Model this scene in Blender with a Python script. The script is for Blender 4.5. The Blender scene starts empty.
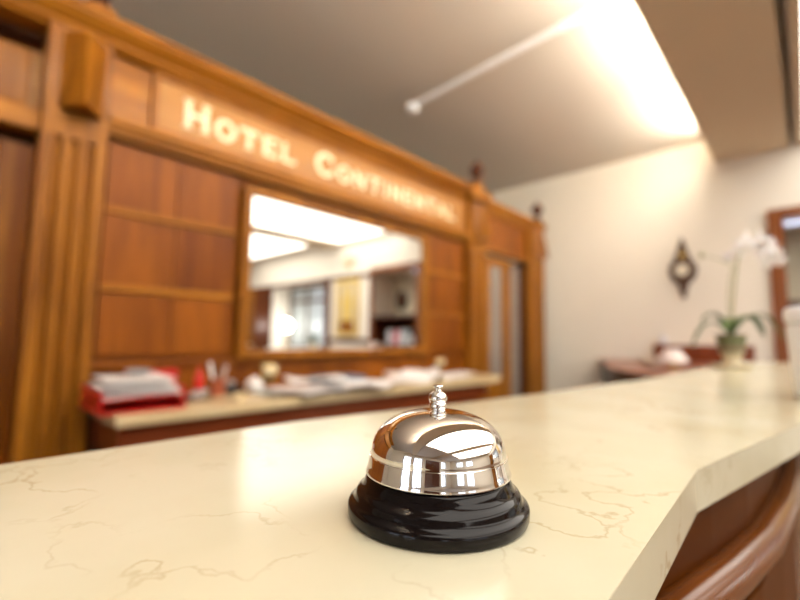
import bpy, bmesh, math, random
from mathutils import Vector, Matrix
random.seed(7)
scene = bpy.context.scene
C = scene.collection
PI = math.pi

# ------------------------------------------------------------------ materials
def newmat(name):
    m = bpy.data.materials.new(name); m.use_nodes = True
    nt = m.node_tree; b = nt.nodes['Principled BSDF']
    return m, nt, b
def setp(b, **k):
    for n, v in k.items():
        n = n.replace('_', ' ')
        if n in b.inputs: b.inputs[n].default_value = v
def plain(name, col, rough=.5, metal=0, spec=.5, bump=0, bscale=60, var=.06, **k):
    m, nt, b = newmat(name)
    setp(b, Roughness=rough, Metallic=metal, Specular_IOR_Level=spec, **k)
    tc = nt.nodes.new('ShaderNodeTexCoord'); n = nt.nodes.new('ShaderNodeTexNoise')
    n.inputs['Scale'].default_value = bscale; n.inputs['Detail'].default_value = 4
    nt.links.new(tc.outputs['Object'], n.inputs['Vector'])
    r = nt.nodes.new('ShaderNodeValToRGB')
    r.color_ramp.elements[0].color = tuple(c*(1-var) for c in col[:3])+(1,)
    r.color_ramp.elements[1].color = tuple(min(1, c*(1+var)) for c in col[:3])+(1,)
    nt.links.new(n.outputs['Fac'], r.inputs['Fac']); nt.links.new(r.outputs['Color'], b.inputs['Base Color'])
    if bump:
        bp = nt.nodes.new('ShaderNodeBump'); bp.inputs['Strength'].default_value = bump; bp.inputs['Distance'].default_value = .002
        nt.links.new(n.outputs['Fac'], bp.inputs['Height']); nt.links.new(bp.outputs['Normal'], b.inputs['Normal'])
    return m
def wood(name, dark, light, rough=.3, scale=(9, 9, .9), coat=.25, spec=.16):
    m, nt, b = newmat(name)
    setp(b, Roughness=rough, Coat_Weight=coat, Coat_Roughness=.18, Specular_IOR_Level=spec)
    tc = nt.nodes.new('ShaderNodeTexCoord'); mp = nt.nodes.new('ShaderNodeMapping')
    mp.inputs['Scale'].default_value = scale
    oi = nt.nodes.new('ShaderNodeObjectInfo')
    add = nt.nodes.new('ShaderNodeVectorMath'); add.operation = 'ADD'
    nt.links.new(tc.outputs['Object'], mp.inputs['Vector']); nt.links.new(mp.outputs['Vector'], add.inputs[0])
    mul = nt.nodes.new('ShaderNodeMath'); mul.operation = 'MULTIPLY'; mul.inputs[1].default_value = 17
    nt.links.new(oi.outputs['Random'], mul.inputs[0]); nt.links.new(mul.outputs[0], add.inputs[1])
    n1 = nt.nodes.new('ShaderNodeTexNoise'); n1.inputs['Scale'].default_value = 1.0; n1.inputs['Detail'].default_value = 5; n1.inputs['Distortion'].default_value = .8
    n2 = nt.nodes.new('ShaderNodeTexNoise'); n2.inputs['Scale'].default_value = 6.0; n2.inputs['Detail'].default_value = 6
    for n in (n1, n2): nt.links.new(add.outputs[0], n.inputs['Vector'])
    mix = nt.nodes.new('ShaderNodeMath'); mix.operation = 'MULTIPLY_ADD'; mix.inputs[1].default_value = .35
    nt.links.new(n2.outputs['Fac'], mix.inputs[0]); nt.links.new(n1.outputs['Fac'], mix.inputs[2])
    r = nt.nodes.new('ShaderNodeValToRGB')
    r.color_ramp.elements[0].position = .38; r.color_ramp.elements[1].position = .95
    r.color_ramp.elements[0].color = dark+(1,); r.color_ramp.elements[1].color = light+(1,)
    nt.links.new(mix.outputs[0], r.inputs['Fac']); nt.links.new(r.outputs['Color'], b.inputs['Base Color'])
    return m
def marble(name, base, warm, vein, rough, vs=9.0):
    m, nt, b = newmat(name); setp(b, Roughness=rough, Specular_IOR_Level=.5)
    tc = nt.nodes.new('ShaderNodeTexCoord')
    L = nt.links.new
    nd = nt.nodes.new('ShaderNodeTexNoise'); nd.inputs['Scale'].default_value = vs*1.3; nd.inputs['Detail'].default_value = 6
    L(tc.outputs['Object'], nd.inputs['Vector'])
    sc = nt.nodes.new('ShaderNodeVectorMath'); sc.operation = 'SCALE'; sc.inputs['Scale'].default_value = .16
    L(nd.outputs['Color'], sc.inputs[0])
    ad = nt.nodes.new('ShaderNodeVectorMath'); ad.operation = 'ADD'
    L(tc.outputs['Object'], ad.inputs[0]); L(sc.outputs[0], ad.inputs[1])
    vo = nt.nodes.new('ShaderNodeTexVoronoi'); vo.feature = 'DISTANCE_TO_EDGE'; vo.inputs['Scale'].default_value = vs
    L(ad.outputs[0], vo.inputs['Vector'])
    vr = nt.nodes.new('ShaderNodeValToRGB'); vr.color_ramp.elements[0].position = 0; vr.color_ramp.elements[1].position = .036
    vr.color_ramp.elements[0].color = (1,1,1,1); vr.color_ramp.elements[1].color = (0,0,0,1)
    L(vo.outputs['Distance'], vr.inputs['Fac'])
    # break the veins up
    nb = nt.nodes.new('ShaderNodeTexNoise'); nb.inputs['Scale'].default_value = vs*.9; nb.inputs['Detail'].default_value = 3
    L(tc.outputs['Object'], nb.inputs['Vector'])
    br = nt.nodes.new('ShaderNodeValToRGB'); br.color_ramp.elements[0].position = .47; br.color_ramp.elements[1].position = .62
    L(nb.outputs['Fac'], br.inputs['Fac'])
    mu = nt.nodes.new('ShaderNodeMath'); mu.operation = 'MULTIPLY'
    L(vr.outputs['Color'], mu.inputs[0]); L(br.outputs['Color'], mu.inputs[1])
    mu2 = nt.nodes.new('ShaderNodeMath'); mu2.operation = 'MULTIPLY'; mu2.inputs[1].default_value = .5
    L(mu.outputs[0], mu2.inputs[0])
    cl = nt.nodes.new('ShaderNodeTexNoise'); cl.inputs['Scale'].default_value = vs*.5; cl.inputs['Detail'].default_value = 7
    L(tc.outputs['Object'], cl.inputs['Vector'])
    cr = nt.nodes.new('ShaderNodeValToRGB'); cr.color_ramp.elements[0].position = .35; cr.color_ramp.elements[1].position = .65
    cr.color_ramp.elements[0].color = base+(1,); cr.color_ramp.elements[1].color = warm+(1,)
    L(cl.outputs['Fac'], cr.inputs['Fac'])
    mx = nt.nodes.new('ShaderNodeMix'); mx.data_type = 'RGBA'
    L(mu2.outputs[0], mx.inputs[0]); L(cr.outputs['Color'], mx.inputs[6]); mx.inputs[7].default_value = vein+(1,)
    L(mx.outputs[2], b.inputs['Base Color'])
    return m
def glow(name, col, s):
    m, nt, b = newmat(name); setp(b, Base_Color=tuple(col)+(1,), Emission_Color=tuple(col)+(1,), Emission_Strength=s); return m
def glass(name, col=(1,1,1), rough=0, alpha=.25):
    m, nt, b = newmat(name); setp(b, Base_Color=tuple(col)+(1,), Roughness=rough, Alpha=alpha); return m

M = {}
M['wood'] = wood('honey_wood', (.13,.036,.0015), (.34,.130,.010), .45, coat=.06)
M['woodh'] = wood('honey_wood_horizontal', (.16,.046,.002), (.42,.165,.014), .42, coat=.06, scale=(.9, 9, 9))
M['panelwood'] = wood('panel_wood', (.095,.020,.001), (.27,.080,.004), .45, coat=.06, scale=(5,5,.6))
M['signwood'] = wood('sign_wood', (.27,.115,.025), (.42,.20,.058), rough=.4, coat=.05, scale=(.8,6,5))
M['darkwood'] = wood('dark_wood', (.05,.014,.005), (.13,.035,.010))
M['redwood'] = wood('red_wood', (.13,.026,.008), (.22,.05,.014), scale=(1,8,8))
M['frontwood'] = wood('counter_front_wood', (.05,.010,.0008), (.125,.034,.0015), rough=.4, scale=(2,2,9), coat=.0, spec=.08)
M['railwood'] = wood('polished_rail_wood', (.07,.015,.001), (.16,.042,.002), rough=.2, scale=(2,2,9), coat=.5)
M['marble'] = marble('cream_marble', (.65,.612,.465), (.58,.53,.365), (.38,.27,.13), .17, 14)
M['frame'] = wood('door_frame_wood', (.17,.045,.008), (.28,.085,.016), .4)
M['deskstone'] = marble('desk_stone', (.66,.53,.32), (.60,.46,.26), (.45,.30,.14), .25, 7)
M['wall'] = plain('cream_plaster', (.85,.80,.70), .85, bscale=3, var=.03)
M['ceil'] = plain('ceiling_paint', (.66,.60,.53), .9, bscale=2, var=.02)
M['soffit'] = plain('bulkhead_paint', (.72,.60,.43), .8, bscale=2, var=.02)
M['floor'] = plain('brown_floor_tile', (.16,.09,.05), .35, bscale=4, var=.25)
M['chrome'] = plain('chrome', (.86,.84,.82), .045, metal=1, bscale=20, var=.01)
M['black'] = plain('black_enamel', (.006,.004,.004), .09, spec=.24, bscale=20, var=.05)
M['darkmetal'] = plain('dark_steel', (.03,.03,.03), .3, metal=.6)
M['brass'] = plain('brass', (.80,.58,.24), .22, metal=1, bscale=30)
M['gold'] = plain('gilt', (.78,.56,.16), .35, metal=.7, bscale=30)
M['letter'] = plain('cream_letter', (.98,.88,.58), .35, bscale=20, var=.03)
M['white'] = plain('white_enamel', (.96,.965,.98), .3, bscale=15, var=.01)
M['paper'] = plain('paper', (.82,.79,.78), .8, bscale=15, var=.02)
M['paperpink'] = plain('printed_paper', (.80,.70,.66), .8, bscale=25, var=.12)
M['red'] = plain('red_plastic', (.55,.012,.01), .3)
M['blackplastic'] = plain('black_plastic', (.015,.014,.016), .35)
M['grey'] = plain('grey_plastic', (.35,.35,.36), .4)
M['blue'] = plain('slate_blue_card', (.10,.16,.24), .5)
M['paleblue'] = plain('pale_grey_blue_card', (.36,.42,.44), .5)
M['leaf'] = plain('orchid_leaf', (.075,.12,.03), .4, bscale=12, var=.3)
M['stem'] = plain('orchid_stem', (.30,.30,.13), .5)
M['petal'] = plain('white_petal', (.86,.80,.78), .6, bscale=40, var=.04, Subsurface_Weight=.15)
M['petalheart'] = plain('petal_heart', (.75,.55,.45), .6)
M['pot'] = plain('taupe_ceramic', (.20,.16,.09), .3)
M['potcream'] = plain('cream_ceramic', (.62,.53,.36), .3)
M['terracotta'] = plain('terracotta_cup', (.35,.09,.04), .45)
M['clockwood'] = plain('carved_clock_wood', (.075,.03,.010), .4, bscale=40, var=.3)
M['dial'] = plain('clock_dial', (.80,.74,.60), .4)
M['doorglass'] = plain('frosted_grey_glass', (.26,.22,.19), .25, bscale=3, var=.1)
M['panel'] = glow('lit_ceiling_panel', (1,.955,.87), 3.3)
M['tube'] = glow('lit_tube', (1,.93,.81), 72)
M['bulb'] = glow('lit_globe', (1,.97,.92), 14)
M['bluelight'] = glow('lit_blue_white', (.72,.80,1), 1.1)
M['pane'] = glass('window_pane', (.92,.96,1), 0, .12)
M['frost'] = glass('frosted_pane', (.42,.46,.46), .3, .7)
M['niche'] = plain('olive_plaster', (.66,.60,.44), .8, bscale=3)
M['pinkcard'] = plain('pink_card', (.65,.15,.18), .5)
M['whitecard'] = plain('white_card', (.7,.7,.74), .5)
M['socket'] = plain('ivory_socket', (.80,.68,.42), .3)

# ------------------------------------------------------------------ helpers
def mk(name, bm, mat, parent=None, smooth=False, loc=None):
    bmesh.ops.recalc_face_normals(bm, faces=bm.faces)
    me = bpy.data.meshes.new(name); bm.to_mesh(me); bm.free()
    if smooth:
        for p in me.polygons: p.use_smooth = True
    o = bpy.data.objects.new(name, me); C.objects.link(o)
    if mat: me.materials.append(M[mat])
    if parent: o.parent = parent
    if loc: o.location = loc
    if smooth:
        bpy.context.view_layer.update()
        try:
            me.set_sharp_from_angle(angle=math.radians(38))
        except Exception: pass
    return o
def tag(o, label, cat, group=None):
    o['label'] = label; o['category'] = cat
    if group: o['group'] = group
    return o
def thing(name, label, cat, loc=(0,0,0), rz=0, group=None):
    o = bpy.data.objects.new(name, None); C.objects.link(o); o.empty_display_size = .05
    o.location = loc; o.rotation_euler = (0,0,rz)
    return tag(o, label, cat, group)
def struct(name, bm, mat, parent=None, smooth=False):
    o = mk(name, bm, mat, parent, smooth)
    if not parent: o['kind'] = 'structure'
    return o
def B(): return bmesh.new()
def box(bm, x0,x1,y0,y1,z0,z1, bev=0):
    r = bmesh.ops.create_cube(bm, size=1)
    vs = r['verts']
    for v in vs:
        v.co = Vector(((x0+x1)/2+v.co.x*(x1-x0), (y0+y1)/2+v.co.y*(y1-y0), (z0+z1)/2+v.co.z*(z1-z0)))
    if bev:
        es = list({e for v in vs for e in v.link_edges})
        bmesh.ops.bevel(bm, geom=es, offset=bev, segments=2, affect='EDGES', profile=.6)
    return bm
def bx(*a, **k): return box(B(), *a, **k)
def prism(bm, pts, z0, z1, bev=0):
    a = [bm.verts.new((x,y,z0)) for x,y in pts]; b = [bm.verts.new((x,y,z1)) for x,y in pts]
    n = len(pts); bm.faces.new(a[::-1]); bm.faces.new(b)
    for i in range(n): bm.faces.new((a[i],a[(i+1)%n],b[(i+1)%n],b[i]))
    if bev:
        es = [e for e in bm.edges if all(v in a+b for v in e.verts)]
        bmesh.ops.bevel(bm, geom=es, offset=bev, segments=3, affect='EDGES', profile=.5)
    return bm
def extr(bm, prof, axis, a0, a1):
    """profile (two coords) swept along axis 'x' (prof=(y,z)) or 'y' (prof=(x,z))"""
    f = (lambda p,t:(t,p[0],p[1])) if axis=='x' else (lambda p,t:(p[0],t,p[1]))
    a = [bm.verts.new(f(p,a0)) for p in prof]; b = [bm.verts.new(f(p,a1)) for p in prof]
    n = len(prof); bm.faces.new(a[::-1]); bm.faces.new(b)
    for i in range(n): bm.faces.new((a[i],a[(i+1)%n],b[(i+1)%n],b[i]))
    return bm
def lathe(bm, prof, seg=48, c=(0,0,0)):
    rings = []
    for r,z in prof:
        if r < 1e-6: rings.append([bm.verts.new((c[0],c[1],c[2]+z))])
        else: rings.append([bm.verts.new((c[0]+r*math.cos(2*PI*i/seg), c[1]+r*math.sin(2*PI*i/seg), c[2]+z)) for i in range(seg)])
    for A,Bq in zip(rings, rings[1:]):
        for i in range(seg):
            j=(i+1)%seg
            if len(A)==1 and len(Bq)==1: continue
            if len(A)==1: bm.faces.new((A[0],Bq[i],Bq[j]))
            elif len(Bq)==1: bm.faces.new((A[i],A[j],Bq[0]))
            else: bm.faces.new((A[i],A[j],Bq[j],Bq[i]))
    return bm
def tube(bm, pts, r, seg=10):
    pts = [Vector(p) for p in pts]; n=len(pts); rr = r if isinstance(r,(list,tuple)) else [r]*n
    prev=None; rings=[]
    for i,p in enumerate(pts):
        t = (pts[min(i+1,n-1)]-pts[max(i-1,0)]).normalized()
        if prev is None:
            u = t.orthogonal().normalized()
        else:
            u = (prev - t*prev.dot(t)).normalized()
        prev=u; w=t.cross(u)
        rings.append([bm.verts.new(p+(u*math.cos(2*PI*k/seg)+w*math.sin(2*PI*k/seg))*rr[i]) for k in range(seg)])
    for a,b in zip(rings,rings[1:]):
        for k in range(seg): bm.faces.new((a[k],a[(k+1)%seg],b[(k+1)%seg],b[k]))
    bm.faces.new(rings[0][::-1]); bm.faces.new(rings[-1])
    return bm
def curve(p0,p1,p2,n=10):
    p0,p1,p2=map(Vector,(p0,p1,p2))
    return [(1-t)**2*p0+2*t*(1-t)*p1+t*t*p2 for t in [i/n for i in range(n+1)]]
def sheet(bm, w, d, th, f, nx=10, ny=8):
    top={};bot={}
    for i in range(nx+1):
        for j in range(ny+1):
            x=(i/nx-.5)*w; y=(j/ny-.5)*d; z=f(x,y)
            top[i,j]=bm.verts.new((x,y,z+th)); bot[i,j]=bm.verts.new((x,y,z))
    for i in range(nx):
        for j in range(ny):
            bm.faces.new((top[i,j],top[i+1,j],top[i+1,j+1],top[i,j+1])); bm.faces.new((bot[i,j],bot[i,j+1],bot[i+1,j+1],bot[i+1,j]))
    for i in range(nx):
        bm.faces.new((top[i,0],bot[i,0],bot[i+1,0],top[i+1,0])); bm.faces.new((top[i,ny],top[i+1,ny],bot[i+1,ny],bot[i,ny]))
    for j in range(ny):
        bm.faces.new((top[0,j],top[0,j+1],bot[0,j+1],bot[0,j])); bm.faces.new((top[nx,j],bot[nx,j],bot[nx,j+1],top[nx,j+1]))
    return bm

ZC = 1.10          # top of the counter
ZD = .86           # top of the back desk
YP = 2.5           # plane of the panelling
XW = 5.6           # right-hand wall
ZR = 3.38          # ceiling

# ------------------------------------------------------------------ the setting
struct('floor', bx(-4.2,6.8,-6.8,4.5,-.1,0), 'floor')
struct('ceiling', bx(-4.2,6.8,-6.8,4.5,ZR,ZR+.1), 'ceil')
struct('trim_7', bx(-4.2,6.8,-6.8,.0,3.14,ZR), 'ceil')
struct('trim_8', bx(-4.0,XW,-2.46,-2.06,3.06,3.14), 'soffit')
struct('wall_back', bx(-4.2,6.8,4.3,4.5,0,ZR), 'wall')
w = B()                                                   # right wall: solid run, then the band above the openings
box(w, XW,6.8, .20,4.3, 0,ZR); box(w, XW,6.8,-6.8,.20,2.42,ZR)
box(w, 6.25,6.8,-1.02,.20,0,2.42)                           # back of the alcove
box(w, XW,6.8,-2.36,-1.02,0,2.42); box(w, XW,6.8,-4.52,-2.36,0,.9); box(w, XW,6.8,-6.8,-4.52,0,2.42)
struct('wall_right', w, 'wall')
w = B()
box(w,-4.2,6.8,-6.8,-6.6,0,.9); box(w,-4.2,6.8,-6.8,-6.6,2.5,ZR)
for a,b in ((-4.2,-2.6),(-1.2,-.6),(.8,6.8)): box(w,a,b,-6.8,-6.6,.9,2.5)
struct('wall_front', w, 'wall')
w = B()
box(w,-4.2,-4.0,-6.8,4.3,2.6,ZR); box(w,-4.2,-4.0,-6.8,4.3,0,.5)
for a,b in ((-6.6,-5.0),(-3.9,-3.6),(-1.2,-.9),(.2,.5),(1.6,4.3)): box(w,-4.2,-4.0,a,b,.5,2.6)
box(w,-4.2,-4.0,-3.6,-1.2,.5,2.6)
struct('wall_left', w, 'wall')
def window(n, fixed, a0,a1,z0,z1, axis, mull=2, bars=(.8,)):
    """window in a wall normal to `axis`; fixed = coordinate of the frame plane"""
    def bb(bm,u0,u1,v0,v1,t=.03):
        if axis=='x': box(bm,fixed-t,fixed+t,u0,u1,v0,v1)
        else: box(bm,u0,u1,fixed-t,fixed+t,v0,v1)
    f=B(); bb(f,a0,a0+.06,z0,z1); bb(f,a1-.06,a1,z0,z1); bb(f,a0+.06,a1-.06,z0,z0+.06); bb(f,a0+.06,a1-.06,z1-.06,z1)
    for k in range(1,mull): x=a0+(a1-a0)*k/mull; bb(f,x-.025,x+.025,z0+.06,z1-.06,.025)
    for q in bars: z=z0+(z1-z0)*q; bb(f,a0+.06,a1-.06,z-.03,z+.03,.022)
    o=struct('window_%d'%n, f, 'darkwood')
    g=B(); bb(g,a0+.05,a1-.05,z0+.05,z1-.05,.004); mk('pane', g, 'pane', o)
    return o
w1 = window(1, 6.1,-4.52,-2.36,.9,2.42,'x',3,(.75,))
w1.children[0].data.materials.clear(); w1.children[0].data.materials.append(M['frost'])  # grey tint added to the pane to dim the daylight through it
window(2,-6.7,-2.6,-1.2,.9,2.5,'y'); window(3,-6.7,-.6,.8,.9,2.5,'y');
window(4,-4.1,-5.0,-3.9,.5,2.6,'x'); window(5,-4.1,-.9,.2,.5,2.6,'x'); window(6,-4.1,.5,1.6,.5,2.6,'x')
# dark double door added on the left-hand wall for the bell's dark reflection
d = struct('door_1', bx(-4.02,-3.955,-3.5,-1.3,0,2.5), 'darkwood')
for y0 in (-3.42,-2.36):
    lf = mk('door_leaf', bx(-3.955,-3.93,y0,y0+1.02,.02,2.42,bev=.006), 'darkwood', d)
    mk('door_handle', tube(B(),[(-3.93,y0+(.1 if y0>-3 else .92),1.0),(-3.88,y0+(.1 if y0>-3 else .92),1.0),(-3.88,y0+(.1 if y0>-3 else .92),1.25),(-3.93,y0+(.1 if y0>-3 else .92),1.25)],.012), 'brass', lf)
# timber lining of the opening in the right wall
f=B()
box(f,XW-.03,6.25,.13,.21,0,2.42); box(f,XW-.045,XW+.02,.12,.235,0,2.50); box(f,XW-.045,XW+.02,-1.02,.12,2.41,2.50)
box(f,XW-.03,XW+.02,-1.06,-1.0,0,2.41)
struct('trim_1', f, 'frame')
struct('trim_2', bx(XW-.03,XW+.02,-5.62,-1.06,2.36,2.43), 'darkwood')
struct('baseboard_right', bx(XW-.02,XW,.24,4.3,0,.12), 'darkwood')
# bulkhead over the counter
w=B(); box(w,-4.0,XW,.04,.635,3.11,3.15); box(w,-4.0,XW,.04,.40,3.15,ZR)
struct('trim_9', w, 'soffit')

# lit ceiling panels and tubes
def lit_panel(x0,x1,y0,y1,label):
    t=thing('ceiling_light_panel',label,'ceiling light',((x0+x1)/2,(y0+y1)/2,3.14),0,None)
    hx,hy=(x1-x0)/2,(y1-y0)/2
    f=B(); e=.05
    box(f,-hx,hx,-hy,-hy+e,-.03,0); box(f,-hx,hx,hy-e,hy,-.03,0); box(f,-hx,-hx+e,-hy+e,hy-e,-.03,0); box(f,hx-e,hx,-hy+e,hy-e,-.03,0)
    mk('frame',f,'soffit',t); mk('diffuser',bx(-hx+e,hx-e,-hy+e,hy-e,-.02,-.005),'panel',t)
lit_panel(-1.2,5.56,-2.02,-.02,'large glowing white ceiling panel beside the bulkhead, bright in the mirror top')
lit_panel(-1.2,5.35,-5.2,-2.50,'second glowing ceiling panel, lower bright wedge in the mirror')
for i,x in enumerate((-.6,.7,2.0,3.3,4.6)):
    t=thing('fluorescent_tube','lit tube hidden on top of the bulkhead, glowing onto the ceiling','tube light',(x,.60,3.15),0,'tubes on the bulkhead ledge')
    mk('tube',tube(B(),[(-.58,.0,.055),(.58,.0,.055)],.029,12),'tube',t,True)
    for s in (-1,1): mk('lamp_holder',bx(s*.60-.02,s*.60+.02,-.02,.03,0,.09),'white',t)

# ------------------------------------------------------------------ front counter
cf = [(-1.6,.051),(.150,.051),(.348,.058),(.62,.010),(1.2,-.105),(2.55,-.30)]
cb = [(2.55,.235),(1.06,.271),(.55,.325),(.25,.373),(-1.6,.41)]
ct = thing('reception_counter','cream marble topped reception counter the bell stands on, wooden front','counter',(.35,.2,0))
def rel(pts): return [(x-.35,y-.2) for x,y in pts]
def slab(name, pts):
    bm = prism(B(), pts, ZC-.027, ZC)
    bmesh.ops.bevel(bm, geom=[e for e in bm.edges if all(abs(v.co.z-ZC)<1e-6 for v in e.verts)], offset=.0010, segments=3, affect='EDGES', profile=.5)
    return mk(name, bm, 'marble', ct)
def slab_seg(pts,name='marble_top'):
    return slab(name, rel(pts))
slab_seg(cf+cb)
rp = [(-1.55,.088),(.15,.086),(.24,.078),(.319,.0645),(.416,.0447),(.505,.0303),(.63,.0216),(.76,.0188),(.95,.022),(1.25,.032),(1.7,.05),(2.45,.09)]
bb_ = [(2.5,.20),(1.06,.245),(.55,.30),(.25,.345),(-1.55,.38)]
body = mk('counter_body', prism(B(), rel([(x,y+.016) for x,y in rp]+bb_), 0, ZC-.027), 'frontwood', ct)
def rail(zs, r, off, mat='railwood'):
    return mk('rail', tube(B(),[(x-.35,y-.2-off,zs) for x,y in rp],r,14), mat, ct, True)
rail(1.010,.015,-.008); rail(.62,.012,-.010)
mk('skirting', prism(B(), rel([(x,y+.004) for x,y in rp]+[(x,y+.016) for x,y in rp[::-1]]), 0, .12), 'darkwood', ct)
mk('front_panel', prism(B(), rel([(x,y+.009) for x,y in rp[4:]]+[(x,y+.016) for x,y in rp[:3:-1]]), .66, .975), 'frontwood', ct)

# ------------------------------------------------------------------ desk bell
BX,BY=.1727,.1350
#bell
bell=thing('desk_bell','shiny chrome domed call bell on black base, standing on the marble counter','bell',(BX,BY,ZC))
bp=[(0,0),(.0405,0),(.0425,.0007),(.0430,.002),(.0431,.0052),(.0427,.0064),(.0418,.0070),(.0405,.0078),(.0398,.0090),(.0394,.0105),(.0386,.0118),(.0372,.0126),(.0362,.0136),(.0354,.0156),(.0345,.0176),(.0335,.0190),(.0325,.0196),(.0300,.0198),(.0,.0198)]
mk('base',lathe(B(),bp,96),'black',bell,True)
dp=[(.0335,.0196),(.0346,.0193),(.0350,.0197),(.0350,.0204),(.0346,.0212),(.0340,.0235),(.0335,.0258),(.0331,.0275),(.03275,.0277)]
dp+=[(.0327*(math.cos(t))**.79,.0279+.0203*(math.sin(t))**1.0) for t in [i/44*PI/2 for i in range(0,44)]]+[(0,.0482)]
mk('dome',lathe(B(),dp,128),'chrome',bell,True)
pp=[(0,.0466),(.0036,.0466),(.0040,.0470),(.0040,.0480),(.0034,.0485),(.0033,.0488),(.0040,.0492),(.0043,.0500),(.0043,.0510),(.0039,.0517),(.0036,.0520),(.0041,.0525),(.0045,.0532),(.0046,.0542),(.0041,.0556),(.0029,.0568),(.0019,.0574),(.0017,.0580)]
mk('collar',lathe(B(),pp+[(0,.0580)],48),'chrome',bell,True)
mk('plunger',lathe(B(),[(0,.0575),(.0016,.0575),(.0016,.0588),(.0023,.0592),(.0025,.0597),(.0022,.0602),(0,.0603)],32),'chrome',bell,True)

# ------------------------------------------------------------------ wooden partition behind reception
pt=thing('wooden_partition','tall honey wood panelled partition behind the reception desk','wood panelling',(2.6,YP,0))
OX,OY=2.6,YP
def P(name,bm,mat='wood',parent=None,smooth=False):
    bmesh.ops.translate(bm,verts=bm.verts,vec=(-OX,-OY,0)); return mk(name,bm,mat,parent or pt,smooth)
def fluted(x0,x1,yf,yb,z0,z1,n=3,r=.017):
    prof=[(x0,yb),(x0,yf)]
    w=x1-x0; 
    for k in range(n):
        c=x0+w*(k+1)/(n+1)
        for i in range(9):
            a=PI-PI*i/8
            prof.append((c+r*math.cos(a), yf+r*1.4*math.sin(a)))
    prof+=[(x1,yf),(x1,yb)]
    return prism(B(),prof,z0,z1)
def column(x0,x1,n=3,r=.019,yf=2.43):
    s=P('pilaster',fluted(x0,x1,yf,2.52,.16,2.08,n,r))
    sub=lambda nm,bm,m='wood':P(nm,bm,m,s)
    sub('plinth',bx(x0-.015,x1+.015,yf-.02,2.52,0,.16,bev=.004))
    sub('capital',bx(x0,x1,yf,2.52,2.08,2.23))
    c=(x0+x1)/2+.01; w=.085
    sub('frieze_block',bx(x0,x1,yf,2.52,2.23,2.60))
    # prow shaped bracket
    bm=B(); prof=[(c-w,yf),(c-.01,yf-.15),(c+w,yf)]
    a=[bm.verts.new((x,y,2.205)) for x,y in prof]; b=[bm.verts.new((x,y+(.07 if k==1 else 0),2.57)) for k,(x,y) in enumerate(prof)]
    bm.faces.new(a); bm.faces.new(b[::-1])
    for i in range(3): bm.faces.new((a[i],b[i],b[(i+1)%3],a[(i+1)%3]))
    sub('bracket',bm)
    return s
column(.262,.51,3,.019)
column(3.62,3.93,3,.018)
column(4.91,5.30,3,.018)
# frame posts behind
P('back_panel',bx(.262,4.04,2.52,2.60,0,2.62),'panelwood')
# wood panels, in rows left and right of the mirror
rows=((1.08,1.395),(1.43,1.785),(1.82,2.15))
for (xa,xb,n) in ((.53,1.205,2),(3.02,3.60,2)):
    for z0,z1 in rows:
        wd=(xb-xa)/n
        for k in range(n): P('wood_panel',bx(xa+k*wd+.002,xa+(k+1)*wd-.002,2.498,2.52,z0,z1,bev=.003),'panelwood')
    for z in (1.412,1.802): P('rail',bx(xa,xb,2.485,2.52,z-.016,z+.016,bev=.004),'woodh')
P('rail',bx(.51,3.62,2.475,2.52,1.015,1.05,bev=.005),'panelwood')
P('lower_panel',bx(.51,3.62,2.50,2.52,0,1.02),'panelwood')
# architrave and cornice mouldings (run past the pilasters)
arch=[(2.52,2.165),(2.455,2.165),(2.455,2.18),(2.43,2.19),(2.43,2.205),(2.41,2.22),(2.41,2.24),(2.45,2.25),(2.52,2.25)]
P('architrave',extr(B(),arch,'x',.51,3.62),'woodh')
corn=[(2.58,2.585),(2.45,2.585),(2.44,2.60),(2.42,2.61),(2.42,2.622),(2.39,2.635),(2.365,2.658),(2.35,2.663),(2.35,2.678),(2.34,2.685),(2.34,2.698),(2.58,2.698)]
P('cornice',extr(B(),corn,'x',-1.6,3.56),'woodh')
P('cornice_block',bx(3.56,3.93,2.36,2.56,2.60,2.715,bev=.008),'wood')
corn2=[(2.60,2.58),(2.425,2.58),(2.415,2.59),(2.41,2.61),(2.395,2.635),(2.385,2.64),(2.385,2.665),(2.60,2.665)]
P('cornice',extr(B(),corn2,'x',3.93,5.32),'woodh')
P('frieze_panel',bx(.51,3.62,2.485,2.52,2.25,2.585),'woodh')
# header over the doorway
P('header_panel',bx(3.93,4.95,2.47,2.54,2.13,2.57),'panelwood')
hf=B(); box(hf,3.93,4.91,2.445,2.47,2.13,2.18); box(hf,3.93,4.91,2.445,2.47,2.53,2.58); box(hf,3.93,3.98,2.445,2.47,2.18,2.53); box(hf,4.86,4.91,2.445,2.47,2.18,2.53)
P('header_frame',hf,'wood')
P('door_jamb',bx(4.90,5.08,2.50,2.62,0,2.13),'darkwood')
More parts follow.
